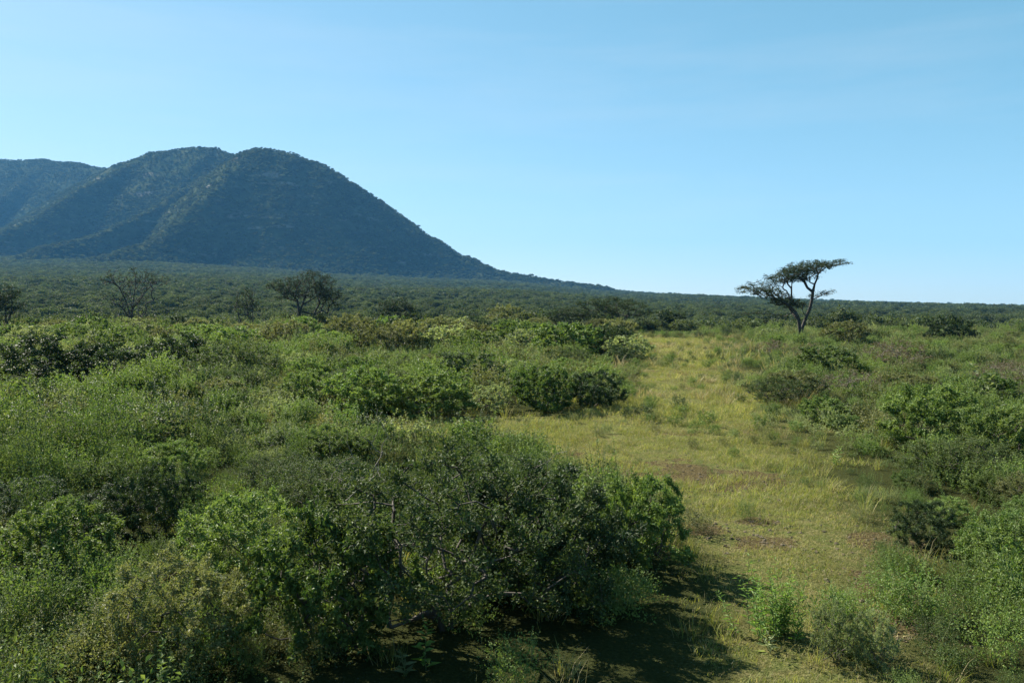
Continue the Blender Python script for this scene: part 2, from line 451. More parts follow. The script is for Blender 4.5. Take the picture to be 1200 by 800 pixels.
def sward_mesh(seed, n=260, size=.5, h=.09, straw=.35):
    """A patch of short cropped grass and fallen straw."""
    rng = np.random.default_rng(seed)
    s = Soup()
    base = np.c_[rng.uniform(-size, size, (n, 2)), np.full(n, -.01)]
    base = base[np.hypot(base[:, 0], base[:, 1]) < size]; n = len(base)
    d = np.c_[rng.normal(0, .45, (n, 2)), np.ones(n)]
    bend = np.c_[rng.normal(0, 1, (n, 2)), rng.uniform(-.4, .1, n)]
    cl = vnoise(base[:, 0] + 50, base[:, 1] + 50, .16, seed)
    L = h * rng.uniform(.4, 1.3, n) * (.5 + cl)
    m = rng.uniform(0, 1, n) < straw
    for sel, slot in ((~m, 0), (m, 1)):
        add_blades(s, base[sel], d[sel], bend[sel], L[sel], .0055 * rng.uniform(.7, 1.4, sel.sum()), np.clip(cl[sel] + rng.normal(0, .2, sel.sum()), 0, 1), slot)
    return s.mesh('short_grass', [M['grass'], M['straw']])

def clump_mesh(seed, n=130, leaf='scrub', L=.34, r=(.5, .5, .36), cz=.42):
    """A shrub far away: a few dozen leaf sprays and a stub of trunk; about one unit wide."""
    rng = np.random.default_rng(seed)
    s = Soup()
    p = blob_points(rng, n, (0, 0, cz), r, .55, .5, seed)
    nrm = unit((p - np.array([0, 0, cz * .6])) / np.array(r) + rng.normal(0, .5, (n, 3)))
    d = unit(rng.normal(0, 1, (n, 3)))
    LL = L * rng.uniform(.5, 1.2, n)
    add_leaves(s, p - d * LL[:, None] * .5, d, nrm, LL, LL * .6, np.clip(.5 + rng.normal(0, .22, n), 0, 1), 0)
    add_tubes(s, np.array([[0, 0, -.1], [0, 0, -.05]]), np.array([[.08, .03, .35], [-.1, .02, .32]]), np.array([.03, .03]), np.array([.015, .015]), .5, 1, 4)
    return s.mesh('scrub_clump', [M[leaf], M['bark']])

# ------------------------------------------------------------------ linking things
COL = scene.collection
def tag(o, label=None, cat=None, group=None, kind=None):
    if label: o['label'] = label
    if cat: o['category'] = cat
    if group: o['group'] = group
    if kind: o['kind'] = kind
    return o

def link(name, me, parent=None):
    o = bpy.data.objects.new(name, me); COL.objects.link(o)
    if parent: o.parent = parent
    return o

def empty(name, loc=(0, 0, 0)):
    o = bpy.data.objects.new(name, None); COL.objects.link(o)
    o.empty_display_size = .2; o.location = loc
    return o

def z_at(x, y):
    return float(ground_z(np.array([x]), np.array([y]))[0])

def scatter(name, protos, pts, idx, rot, scl, label, cat):
    """One object of kind stuff: every point carries a copy of one prototype."""
    src = bpy.data.collections.new(name + '_sources')
    for k, me in enumerate(protos):
        src.objects.link(bpy.data.objects.new(f"{name}_source_{k:02d}", me))
    me = bpy.data.meshes.new(name)
    me.vertices.add(len(pts)); me.vertices.foreach_set('co', np.asarray(pts, np.float32).ravel())
    a = me.attributes.new('pick', 'INT', 'POINT'); a.data.foreach_set('value', np.asarray(idx, np.int32))
    a = me.attributes.new('turn', 'FLOAT_VECTOR', 'POINT'); a.data.foreach_set('vector', np.asarray(rot, np.float32).ravel())
    a = me.attributes.new('grow', 'FLOAT_VECTOR', 'POINT'); a.data.foreach_set('vector', np.asarray(scl, np.float32).ravel())
    o = link(name, me)
    ng = bpy.data.node_groups.new(name, 'GeometryNodeTree')
    ng.interface.new_socket('Geometry', in_out='INPUT', socket_type='NodeSocketGeometry')
    ng.interface.new_socket('Geometry', in_out='OUTPUT', socket_type='NodeSocketGeometry')
    n, l = ng.nodes, ng.links
    gi, go = n.new('NodeGroupInput'), n.new('NodeGroupOutput')
    iop = n.new('GeometryNodeInstanceOnPoints'); ci = n.new('GeometryNodeCollectionInfo')
    ci.inputs[0].default_value = src; ci.inputs[1].default_value = True; ci.inputs[2].default_value = True
    def attr(nm, dt, sock):
        t = n.new('GeometryNodeInputNamedAttribute'); t.data_type = dt; t.inputs[0].default_value = nm
        l.new(t.outputs[0], iop.inputs[sock])
    l.new(gi.outputs[0], iop.inputs['Points']); l.new(ci.outputs[0], iop.inputs['Instance'])
    iop.inputs['Pick Instance'].default_value = True
    attr('pick', 'INT', 'Instance Index'); attr('turn', 'FLOAT_VECTOR', 'Rotation'); attr('grow', 'FLOAT_VECTOR', 'Scale')
    l.new(iop.outputs[0], go.inputs[0])
    md = o.modifiers.new('scatter', 'NODES'); md.node_group = ng
    tag(o, label, cat, kind='stuff')
    return o

# ------------------------------------------------------------------ the ground
def grid_mesh(name, X, Y, Z, wrap=False):
    r, c = X.shape
    me = bpy.data.meshes.new(name)
    v = np.stack([X, Y, Z], -1).reshape(-1, 3).astype(np.float32)
    me.vertices.add(len(v)); me.vertices.foreach_set('co', v.ravel())
    i, j = np.meshgrid(np.arange(r - 1), np.arange(c if wrap else c - 1), indexing='ij')
    j2 = (j + 1) % c
    f = np.stack([i * c + j, i * c + j2, (i + 1) * c + j2, (i + 1) * c + j], -1).reshape(-1, 4)
    me.loops.add(f.size); me.loops.foreach_set('vertex_index', f.ravel().astype(np.int32))
    me.polygons.add(len(f)); me.polygons.foreach_set('loop_start', np.arange(0, f.size, 4, dtype=np.int32))
    me.polygons.foreach_set('use_smooth', np.ones(len(f), bool))
    me.update(calc_edges=True)
    return me

# edges of the open grassy track: distance, left x, right x
TRK_Y = np.array([3.0, 5.6, 6.4, 7.4, 8.7, 10.5, 12.6, 14.5, 17.0, 20.0, 22.5, 32.0, 42.0, 60.0, 76.0])
TRK_L = np.array([1.3, 1.45, 1.45, 1.75, 1.75, 1.8, 1.2, 0.0, -0.3, -0.2, 3.0, 4.8, 6.6, 8.6, 10.0])
TRK_R = np.array([3.0, 3.05, 3.3, 3.75, 4.1, 4.6, 5.2, 6.0, 6.0, 7.2, 7.4, 9.3, 12.4, 17.5, 20.0])
def track_mask(x, y):
    """1 on the grassy track, 0 off it."""
    wob = fbm(x, y, 2.4, 21, 3) * np.interp(y, [4, 9, 30, 60], [.5, 1.3, 2.6, 4.5])
    l, r = np.interp(y, TRK_Y, TRK_L), np.interp(y, TRK_Y, TRK_R)
    m = smooth(-.45, .65, x - l + wob) * smooth(-.30 - .02 * y, .6 + .05 * y, r - x + wob)
    return m * (1 - smooth(70, 76, y))
def gap_mask(x, y):
    """Lighter grassy gaps in the thickets left of the track."""
    return smooth(.54, .66, vnoise(x, y * .8, 6.0, 77)) * smooth(12, 15, y) * (x < np.interp(y, TRK_Y, TRK_L) - .5)
def glade_mask(x, y):
    """The strip of open grass running left from the track."""
    return smooth(0, .8, x + 5.4 + fbm(x, y, 3, 33, 2) * 2) * smooth(0, .5, 2.5 - x) * smooth(-.8, 0, y - 16.4) * smooth(0, .8, 20.2 - y + fbm(x, y, 3, 35, 2) * 2)

RUTS = [(px_ground(820, 560), .55, 1.6), (px_ground(885, 562), .5, .9), (px_ground(812, 622), .5, .35), (px_ground(1040, 640), .45, .6),
        (px_ground(1050, 690), .38, .65), (px_ground(1065, 745), .40, .42), (px_ground(905, 640), .4, .35), (px_ground(890, 615), .3, .3)]
def soil_mask(x, y):
    s = np.zeros_like(x)
    broken = 1.0
    for (c, rx, ry) in RUTS:
        d = np.hypot((x - c[0]) / rx, (y - c[1]) / ry)
        s = np.maximum(s, (1 - smooth(.5, 1.25, d + fbm(x, y, .6, 42, 3) * .8)) * broken)
    for off in (0.0, -1.45):
        rut = np.interp(y, [4, 7, 9, 12.5, 20, 40, 70], [3.0, 3.2, 3.4, 3.75, 4.7, 8.2, 14.0]) + off * np.interp(y, [5, 40], [.8, 1.3])
        s = np.maximum(s, (1 - smooth(.05, .38, np.abs(x - rut + fbm(x, y, 1.5, 47, 2) * .5))) * smooth(-.10, .20, fbm(x, y, 1.8, 49, 3)) * .75)
    s = np.maximum(s, smooth(.12, .26, fbm(x, y, 1.1, 43, 3)) * track_mask(x, y) * .7)
    return s

az = np.linspace(0, 2 * np.pi, 901)[:-1]
rad = np.concatenate([[.02], np.geomspace(2.5, 16, 40)[:-1], np.linspace(16, 60, 170)[:-1], np.geomspace(60, 5200, 170)])
R_, A_ = np.meshgrid(rad, az, indexing='ij')
GX, GY = R_ * np.sin(A_), R_ * np.cos(A_) - 9.0
GZ = ground_z(GX, GY)
gm = grid_mesh('ground', GX, GY, GZ, wrap=True)
for nm, val in (('track', np.maximum(track_mask(GX, GY), glade_mask(GX, GY) * .8)), ('soil', soil_mask(GX, GY)), ('far', smooth(60, 160, np.hypot(GX, GY)))):
    a = gm.attributes.new(nm, 'FLOAT', 'POINT'); a.data.foreach_set('value', val.ravel().astype(np.float32))
ground = link('ground', gm); tag(ground, kind='structure')

def ground_material():
    m, n, l = new_mat('ground_soil')
    out = n.new('ShaderNodeOutputMaterial'); p = n.new('ShaderNodeBsdfPrincipled'); p.inputs['Roughness'].default_value = .95
    p.inputs['Specular IOR Level'].default_value = 0
    geo = n.new('ShaderNodeNewGeometry')
    def noise(sc, det=6, rough=.6):
        t = n.new('ShaderNodeTexNoise'); t.inputs['Scale'].default_value = sc; t.inputs['Detail'].default_value = det; t.inputs['Roughness'].default_value = rough
        l.new(geo.outputs['Position'], t.inputs['Vector']); return t.outputs[0]
    def ramp(src, stops):
        r = n.new('ShaderNodeValToRGB')
        while len(r.color_ramp.elements) < len(stops): r.color_ramp.elements.new(.5)
        for e, (pos, c) in zip(r.color_ramp.elements, stops): e.position = pos; e.color = (*c, 1)
        l.new(src, r.inputs[0]); return r.outputs[0]
    def mix(f, a, b):
        x = n.new('ShaderNodeMix'); x.data_type = 'RGBA'
        l.new(f, x.inputs[0]); l.new(a, x.inputs[6]); l.new(b, x.inputs[7]); return x.outputs[2]
    def attr(nm):
        t = n.new('ShaderNodeAttribute'); t.attribute_name = nm; return t.outputs['Fac']
    fine, mid, big = noise(38, 8, .7), noise(4.5, 6), noise(.55, 5)
    turf = ramp(fine, [(.3, (.034, .038, .012)), (.5, (.140, .130, .050)), (.72, (.280, .245, .125))])
    turf2 = ramp(fine, [(.3, (.026, .040, .010)), (.5, (.095, .112, .034)), (.72, (.200, .195, .080))])
    turf = mix(ramp(mid, [(.38, (0, 0, 0)), (.62, (1, 1, 1))]), turf, turf2)
    soil = ramp(fine, [(.36, (.016, .013, .007)), (.5, (.095, .074, .036)), (.72, (.230, .190, .105))])
    litter = ramp(fine, [(.25, (.020, .024, .010)), (.55, (.042, .048, .018)), (.8, (.085, .080, .036))])
    farg = ramp(big, [(.3, (.018, .032, .011)), (.7, (.034, .048, .018))])
    c = mix(attr('track'), litter, turf)
    md = n.new('ShaderNodeMath'); md.operation = 'MULTIPLY_ADD'; md.inputs[1].default_value = 1.5; l.new(noise(7.0, 7, .65), md.inputs[0]); md.inputs[2].default_value = -1.25
    sa = n.new('ShaderNodeMath'); sa.operation = 'ADD'; l.new(md.outputs[0], sa.inputs[0]); l.new(attr('soil'), sa.inputs[1])
    sr = n.new('ShaderNodeMapRange'); sr.inputs[1].default_value = -.04; sr.inputs[2].default_value = .12; l.new(sa.outputs[0], sr.inputs[0])
    c = mix(sr.outputs[0], c, soil)
    c = mix(attr('far'), c, farg)
    l.new(c, p.inputs['Base Color'])
    bp = n.new('ShaderNodeBump'); bp.inputs['Strength'].default_value = .9; bp.inputs['Distance'].default_value = .05
    ad = n.new('ShaderNodeMath'); ad.operation = 'ADD'; l.new(fine, ad.inputs[0]); l.new(mid, ad.inputs[1])
    l.new(ad.outputs[0], bp.inputs['Height']); l.new(bp.outputs[0], p.inputs['Normal'])
    l.new(p.outputs[0], out.inputs[0])
    return m
gm.materials.append(ground_material())

# ------------------------------------------------------------------ the hill: ridges (photo bearing x, elevation y, distance), smooth union
RIDGES = [
    (.96, [(300, 176, 1655), (315, 174, 1650), (345, 180, 1640), (380, 193, 1630), (410, 211, 1620), (440, 236, 1610), (470, 258, 1600), (500, 276, 1590), (540, 299, 1580), (565, 311, 1560), (590, 321, 1540), (620, 328, 1520), (660, 336, 1500), (700, 342, 1480)]),
    (1.15, [(305, 175, 1650), (278, 196, 1560), (252, 222, 1480), (227, 243, 1420), (202, 263, 1360), (180, 281, 1310), (150, 297, 1260), (115, 312, 1220)]),
    (.82, [(292, 184, 1850), (255, 175, 1900), (220, 173, 1930), (185, 176, 1950), (155, 187, 1960), (135, 196, 1990)]),
    (1.15, [(190, 176, 1950), (150, 194, 1850), (110, 213, 1750), (70, 239, 1650), (40, 256, 1600), (0, 268, 1540), (-60, 287, 1480)]),
    (1.30, [(275, 183, 1870), (250, 201, 1760), (215, 223, 1650), (180, 244, 1560), (140, 262, 1480), (100, 278, 1420), (50, 293, 1350)]),
    (.70, [(-420, 230, 2200), (-260, 206, 2250), (-150, 201, 2300), (-60, 189, 2300), (0, 187, 2350), (50, 187, 2350), (90, 191, 2300), (118, 195, 2250), (150, 201, 2200)]),
    (1.05, [(55, 188, 2350), (30, 212, 2150), (-5, 234, 2000), (-50, 252, 1900)]),
    (1.05, [(-120, 198, 2300), (-150, 225, 2050), (-180, 255, 1800), (-220, 285, 1600)]),
]
def ridge_world(pts):
    P = np.array(pts, float)
    return np.c_[(P[:, 0] - CX) / F_PX * P[:, 2], P[:, 2], CAM_H + (HOR - P[:, 1]) / F_PX * P[:, 2]]
def hill_z(x, y):
    x = np.asarray(x, float); y = np.asarray(y, float)
    wx = x + fbm(x, y, 120, 61, 3) * 46; wy = y + fbm(x, y, 120, 67, 3) * 46
    tot = None; k = 6.0
    for s, pts in RIDGES:
        W = ridge_world(pts)
        best = np.full(x.shape, -1e9)
        for a, b in zip(W[:-1], W[1:]):
            ab = b[:2] - a[:2]; L2 = (ab ** 2).sum()
            wgt = .55
            qx, qy = x + (wx - x) * wgt, y + (wy - y) * wgt
            t = np.clip(((qx - a[0]) * ab[0] + (qy - a[1]) * ab[1]) / L2, 0, 1)
            d = np.hypot(qx - a[0] - ab[0] * t, qy - a[1] - ab[1] * t)
            z = a[2] + (b[2] - a[2]) * t
            rd = 30.0 if s < .97 else 13.0
            drop = s * (np.sqrt(d * d + rd * rd) - rd)
            best = np.maximum(best, z - drop)
        tot = best if tot is None else np.maximum(tot, best) + k * np.log1p(np.exp(-np.abs(tot - best) / k)) * .6
    g = ground_z(x, y)
    rough = fbm(x, y, 70, 71, 4) * 13 * smooth(5, 60, tot - g)
    h = tot + rough
    # the slope runs out into the plain
    return g - 10 + 24 * np.log1p(np.exp(np.clip((h - g + 4) / 24, -20, 60)))

hx = np.arange(-2700, 340, 8.0); hy = np.arange(1060, 3100, 8.0)
HX, HY = np.meshgrid(hx, hy, indexing='xy')
HZ = hill_z(HX, HY)
hm = grid_mesh('hill', HX, HY, HZ)
hill = link('hill', hm); tag(hill, kind='structure')
def hill_material():
    m, n, l = new_mat('hill_slope')
    out = n.new('ShaderNodeOutputMaterial'); p = n.new('ShaderNodeBsdfPrincipled'); p.inputs['Roughness'].default_value = .95
    p.inputs['Specular IOR Level'].default_value = 0
    geo = n.new('ShaderNodeNewGeometry')
    def noise(sc, det=5):
        t = n.new('ShaderNodeTexNoise'); t.inputs['Scale'].default_value = sc; t.inputs['Detail'].default_value = det
        l.new(geo.outputs['Position'], t.inputs['Vector']); return t.outputs[0]
    r = n.new('ShaderNodeValToRGB'); e = r.color_ramp.elements
    e[0].position = .35; e[0].color = (.022, .034, .014, 1); e[1].position = .68; e[1].color = (.060, .068, .034, 1)
    l.new(noise(.05, 8), r.inputs[0])
    # bands of bare rock
    mp = n.new('ShaderNodeMapping'); mp.inputs['Scale'].default_value = (.012, .012, .05)
    l.new(geo.outputs['Position'], mp.inputs[0])
    t = n.new('ShaderNodeTexNoise'); t.inputs['Scale'].default_value = 1.0; t.inputs['Detail'].default_value = 6
    l.new(mp.outputs[0], t.inputs['Vector'])
    rr = n.new('ShaderNodeValToRGB'); rr.color_ramp.elements[0].position = .60; rr.color_ramp.elements[1].position = .67
    l.new(t.outputs[0], rr.inputs[0])
    mx = n.new('ShaderNodeMix'); mx.data_type = 'RGBA'; mx.inputs[7].default_value = (.15, .135, .11, 1)
    sp = n.new('ShaderNodeSeparateXYZ'); l.new(geo.outputs['True Normal'], sp.inputs[0])
    st = n.new('ShaderNodeMapRange'); st.inputs[1].default_value = .86; st.inputs[2].default_value = .76; l.new(sp.outputs[2], st.inputs[0])
    ml = n.new('ShaderNodeMath'); ml.operation = 'MULTIPLY'; l.new(rr.outputs[0], ml.inputs[0]); l.new(st.outputs[0], ml.inputs[1])
    l.new(ml.outputs[0], mx.inputs[0]); l.new(r.outputs[0], mx.inputs[6])
    l.new(mx.outputs[2], p.inputs['Base Color'])
    bp = n.new('ShaderNodeBump'); bp.inputs['Strength'].default_value = .5; bp.inputs['Distance'].default_value = 2
    l.new(noise(.12, 6), bp.inputs['Height']); l.new(bp.outputs[0], p.inputs['Normal'])
    l.new(p.outputs[0], out.inputs[0])
    return m
hm.materials.append(hill_material())

# ------------------------------------------------------------------ the air
def haze_box():
    bx = dict(x=(-5600, 5600), y=(-5600, 5600), z=(-9, 470))
    v = np.array([(x, y, z) for z in bx['z'] for y in bx['y'] for x in bx['x']], np.float32)
    me = bpy.data.meshes.new('haze')
    me.from_pydata([tuple(map(float, q)) for q in v], [], [(0, 2, 3, 1), (4, 5, 7, 6), (0, 1, 5, 4), (2, 6, 7, 3), (0, 4, 6, 2), (1, 3, 7, 5)])
    m, n, l = new_mat('haze_air')
    out = n.new('ShaderNodeOutputMaterial'); pv = n.new('ShaderNodeVolumePrincipled')
    pv.inputs['Color'].default_value = (.16, .50, 1.0, 1)
    pv.inputs['Density'].default_value = 0.95e-4
    pv.inputs['Anisotropy'].default_value = .0
    l.new(pv.outputs[0], out.inputs['Volume'])
    me.materials.append(m)
    o = link('haze', me); tag(o, 'thin blue haze lying over the plain and hill', 'haze', kind='stuff')
haze_box()

# ------------------------------------------------------------------ shrubs as things
PROTO = {}
def proto(kind, var, coarse=1.0):
    key = (kind, var, coarse)
    if key not in PROTO: PROTO[key] = shrub_parts(kind, 100 + sum(map(ord, kind)) + var * 13, coarse)
    return PROTO[key]

SHRUBS = []      # (x, y, radius) already taken
def shrub(kind, var, x, y, w, h, label, group=None, cat='shrub', name='shrub', rz=None, tilt=0.0):
    fol, stm = proto(kind, var, 1.0 if y < 17 else 1.4 if y < 40 else 1.9)
    r = empty(name, (x, y, z_at(x, y)))
    rz = RNG.uniform(0, 6.28) if rz is None else rz
    r.rotation_euler = (RNG.normal(0, .05) + tilt, RNG.normal(0, .05), rz)
    r.scale = (w / 1.45, w / 1.45, h / 1.15)
    tag(r, label, cat, group)
    link('foliage', fol, r); link('stems', stm, r)
    SHRUBS.append((x, y, w / 2))
    return r

def at_px(px, base, top=None, wpx=None):
    """ground point, height and width of something seen with its foot at pixel row base."""
    x, d = px_ground(px, base)
    h = CAM_H - (top - HOR) / F_PX * d if top is not None else None
    w = wpx / F_PX * d if wpx is not None else None
    return x, d, w, h

def shrub_px(kind, var, px, base, top, wpx, label, group=None, **kw):
    x, d, w, h = at_px(px, base, top, wpx)
    return shrub(kind, var, x, d, w, h, label, group, **kw)

# hand placed: kind, variant, centre x, foot y, top y, width (pixels of the photograph), label
HAND = [
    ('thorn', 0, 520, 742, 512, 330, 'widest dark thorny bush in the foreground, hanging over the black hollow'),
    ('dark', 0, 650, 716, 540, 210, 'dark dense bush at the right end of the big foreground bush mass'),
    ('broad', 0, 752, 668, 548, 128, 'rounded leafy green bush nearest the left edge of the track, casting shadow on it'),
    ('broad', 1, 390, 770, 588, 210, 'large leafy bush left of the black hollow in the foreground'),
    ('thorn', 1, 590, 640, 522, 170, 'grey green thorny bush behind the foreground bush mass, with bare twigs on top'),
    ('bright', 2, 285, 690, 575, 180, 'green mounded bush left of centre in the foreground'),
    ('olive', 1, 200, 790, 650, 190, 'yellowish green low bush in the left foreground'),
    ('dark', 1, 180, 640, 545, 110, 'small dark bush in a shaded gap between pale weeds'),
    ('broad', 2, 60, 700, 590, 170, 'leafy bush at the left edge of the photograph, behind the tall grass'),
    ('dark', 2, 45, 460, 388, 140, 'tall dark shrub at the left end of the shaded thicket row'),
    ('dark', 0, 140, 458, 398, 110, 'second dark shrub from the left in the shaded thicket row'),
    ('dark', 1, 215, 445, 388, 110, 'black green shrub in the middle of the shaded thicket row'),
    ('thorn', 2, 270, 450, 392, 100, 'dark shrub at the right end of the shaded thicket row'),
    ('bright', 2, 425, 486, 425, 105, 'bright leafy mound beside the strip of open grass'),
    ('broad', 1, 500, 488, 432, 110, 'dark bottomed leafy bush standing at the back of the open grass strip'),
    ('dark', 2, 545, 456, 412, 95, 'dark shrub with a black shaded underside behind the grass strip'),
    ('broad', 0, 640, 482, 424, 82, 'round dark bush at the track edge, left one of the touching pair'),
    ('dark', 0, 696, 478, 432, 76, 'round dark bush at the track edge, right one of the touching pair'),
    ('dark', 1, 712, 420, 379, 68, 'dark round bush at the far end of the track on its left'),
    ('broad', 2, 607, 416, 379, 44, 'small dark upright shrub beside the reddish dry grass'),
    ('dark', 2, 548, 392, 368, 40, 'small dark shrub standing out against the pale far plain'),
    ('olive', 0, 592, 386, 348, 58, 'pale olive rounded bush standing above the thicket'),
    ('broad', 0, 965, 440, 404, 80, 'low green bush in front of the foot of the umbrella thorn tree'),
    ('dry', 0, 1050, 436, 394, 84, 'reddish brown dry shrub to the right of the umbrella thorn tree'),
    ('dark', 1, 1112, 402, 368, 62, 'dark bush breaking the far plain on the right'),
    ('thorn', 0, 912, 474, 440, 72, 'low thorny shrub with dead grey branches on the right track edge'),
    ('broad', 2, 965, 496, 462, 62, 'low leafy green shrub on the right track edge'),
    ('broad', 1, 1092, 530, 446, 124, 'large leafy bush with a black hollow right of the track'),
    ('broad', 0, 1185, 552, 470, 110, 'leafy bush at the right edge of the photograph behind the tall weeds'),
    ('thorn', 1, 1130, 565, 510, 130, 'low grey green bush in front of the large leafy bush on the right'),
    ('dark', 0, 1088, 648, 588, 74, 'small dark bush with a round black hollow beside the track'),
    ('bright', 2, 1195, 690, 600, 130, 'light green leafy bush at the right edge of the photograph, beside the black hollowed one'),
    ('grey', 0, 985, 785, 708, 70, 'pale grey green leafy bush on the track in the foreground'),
    ('grey', 1, 1035, 792, 718, 66, 'smaller pale bush beside the grey green one on the track'),
    ('dry', 1, 905, 418, 396, 40, 'small straw coloured dead shrub left of the umbrella thorn tree'),
    ('olive', 2, 990, 408, 376, 66, 'olive green shrub close to the right of the umbrella thorn trunk'),
    ('grey', 2, 905, 404, 384, 44, 'pale grey shrub close to the left of the umbrella thorn trunk'),
    ('olive', 1, 445, 420, 380, 70, 'olive green shrub above the bright leafy mound'),
    ('thorn', 2, 385, 610, 535, 150, 'thorny shrub with bare twigs rising behind the bright green foreground bush'),
]
FRONT = []
for (k, v, px, base, top, w, lab) in HAND:
    nm = {'thorn': 'thorn_bush', 'dry': 'dry_shrub'}.get(k, 'shrub')
    shrub_px(k, v, px, base, top, w, lab, cat='bush', name=nm)
    if k in ('dark', 'broad'): FRONT.append(SHRUBS[-1])

# thickets: individual shrubs filling the ground either side of the track
def free(x, y, r, f=.62):
    for (a, b, q) in SHRUBS:
        if (a - x) ** 2 + (b - y) ** 2 < (f * (r + q)) ** 2: return False
    return True

def thicket(n, ylo, yhi, side, kinds, label, group, wr, hr, tries=4000, name='shrub'):
    k = 0
    for _ in range(tries):
        if k >= n: break
        y = math.exp(RNG.uniform(math.log(ylo), math.log(yhi)))
        lim = .66 * y
        x = RNG.uniform(-lim, float(np.interp(y, TRK_Y, TRK_L)) - .5) if side < 0 else RNG.uniform(float(np.interp(y, TRK_Y, TRK_R)) + .4, lim)
        w = RNG.uniform(*wr)
        xa, ya = np.array([x]), np.array([y])
        if track_mask(xa, ya)[0] > .2 or glade_mask(xa, ya)[0] > .2: continue
        if not free(x, y, w / 2): continue
        kind = kinds[int(RNG.integers(len(kinds)))]
        shrub(kind, int(RNG.integers(3)), x, y, w, w * RNG.uniform(*hr), label, group, cat='shrub', name=name)
        k += 1
    return k

thicket(30, 8, 15.5, -1, ['bright', 'broad', 'bright', 'thorn', 'dark'], 'green leafy shrub in the near thicket left of the track', 'near thicket left of the track', (.7, 1.25), (.46, .68))
thicket(92, 20.5, 40, -1, ['broad', 'bright', 'olive', 'thorn', 'bright', 'dark', 'grey'], 'shrub in the middle thicket beyond the open grass strip', 'middle thicket left of the track', (.9, 1.9), (.42, .66))
thicket(90, 40, 84, -1, ['olive', 'bright', 'bright', 'olive', 'grey', 'broad', 'dark'], 'pale green shrub in the far thicket under the plain', 'far thicket left of the track', (2.2, 4.0), (.46, .62))
thicket(14, 8, 18, 1, ['broad', 'bright', 'olive'], 'green shrub in the thicket beside the track on its right', 'near thicket right of the track', (.6, 1.0), (.40, .56))
thicket(30, 18, 74, 1, ['olive', 'bright', 'grey', 'olive', 'dry', 'broad'], 'shrub in the far thicket around the umbrella thorn tree', 'far thicket right of the track', (.9, 2.1), (.32, .52))

# ------------------------------------------------------------------ trees
def tree(name, x, y, seeds, attr, label, leaf, nleaf, L, seed, ratio=.45, r_tip=.012, r_exp=.5, seg=.3, wob=.18, bow=.06, maxcount=3, spread=.12, flat=.6, cat='tree', bark='bark', outward=.5):
    rng = np.random.default_rng(seed)
    nodes, par, count = grow(seeds, attr, rng, seg, wob, bow, outward)
    r = empty(name, (x, y, z_at(x, y) - .05))
    ts = Soup(); stems_into(ts, nodes, par, count, r_tip, r_exp, 0, 6)
    link('trunk', ts.mesh('trunk', [M[bark]], (0,)), r)
    if nleaf:
        fs = Soup()
        tips = np.where((count <= 1.01) & ~np.isin(np.arange(len(par)), par))[0]
        k = tips[rng.integers(0, len(tips), nleaf)]
        back = unit(nodes[k] - nodes[par[k]])
        base = nodes[k] - back * (rng.uniform(0, 1, nleaf) ** 1.5 * spread * 3.2)[:, None] + rng.normal(0, 1, (nleaf, 3)) * np.array([spread, spread, spread * .42])
        dd = unit(rng.normal(0, 1, (nleaf, 3)) * np.array([1, 1, .5])); LL = L * rng.uniform(.6, 1.35, nleaf)
        add_leaves(fs, base, dd, unit(rng.normal(0, .5, (nleaf, 3)) + np.array([0, 0, .7])), LL, LL * ratio, np.clip(.45 + rng.normal(0, .2, nleaf), 0, 1), 0)
        link('crown', fs.mesh('crown', [M[leaf]]), r)
    tag(r, label, cat)
    return r

def layer(rng, n, c, hw, th, lean=0.0, depth=None):
    """Points of one flat umbrella layer of a crown: dome on top, ragged rim."""
    q = rng.uniform(-1, 1, (n * 3, 3)); q = q[np.hypot(q[:, 0], q[:, 1]) < 1][:n]
    rr = np.hypot(q[:, 0], q[:, 1])
    rim = 1 + .18 * np.sin(np.arctan2(q[:, 1], q[:, 0]) * 5 + c[0])
    z = q[:, 2] * th * (1.05 - rr ** 2 * .75) + q[:, 0] * hw * lean - rr ** 2 * th * .3
    return np.c_[c[0] + q[:, 0] * hw * rim, c[1] + q[:, 1] * (depth or hw * .75) * rim, c[2] + z]

# the flat topped umbrella thorn right of the track (71 m away; 1 px = 7.4 cm)
rng = np.random.default_rng(5)
x, d, _, H = at_px(940, 399, 303)
u = d / F_PX
def T(px, py): return ((px - 940) * u, (399 - py) * u)
def pt(px, py, dy=0.0): a, b = T(px, py); return (a, dy, b)
seeds = [
    [pt(938, 401), pt(938, 396), pt(938, 390), pt(941, 380), pt(945, 370), pt(949, 360), pt(951, 350), pt(952, 341), pt(954, 332), pt(957, 325), pt(958, 319)],
    [2, pt(936, 382, -.2), pt(934, 373, -.4), pt(929, 364, -.5), pt(921, 356, -.5), pt(911, 350, -.3), pt(899, 344, -.1)],
    [7, pt(947, 336, .3), pt(944, 328, .5), pt(938, 322, .6), pt(930, 318, .6)],
    [12, pt(930, 366, .3), pt(926, 357, .5), pt(921, 349, .7)],
    [13, pt(921, 370, .5), pt(909, 367, .8), pt(893, 366, 1.0), pt(876, 367, 1.1)],
    [10, pt(966, 312, -.3), pt(978, 306, -.4)],
]
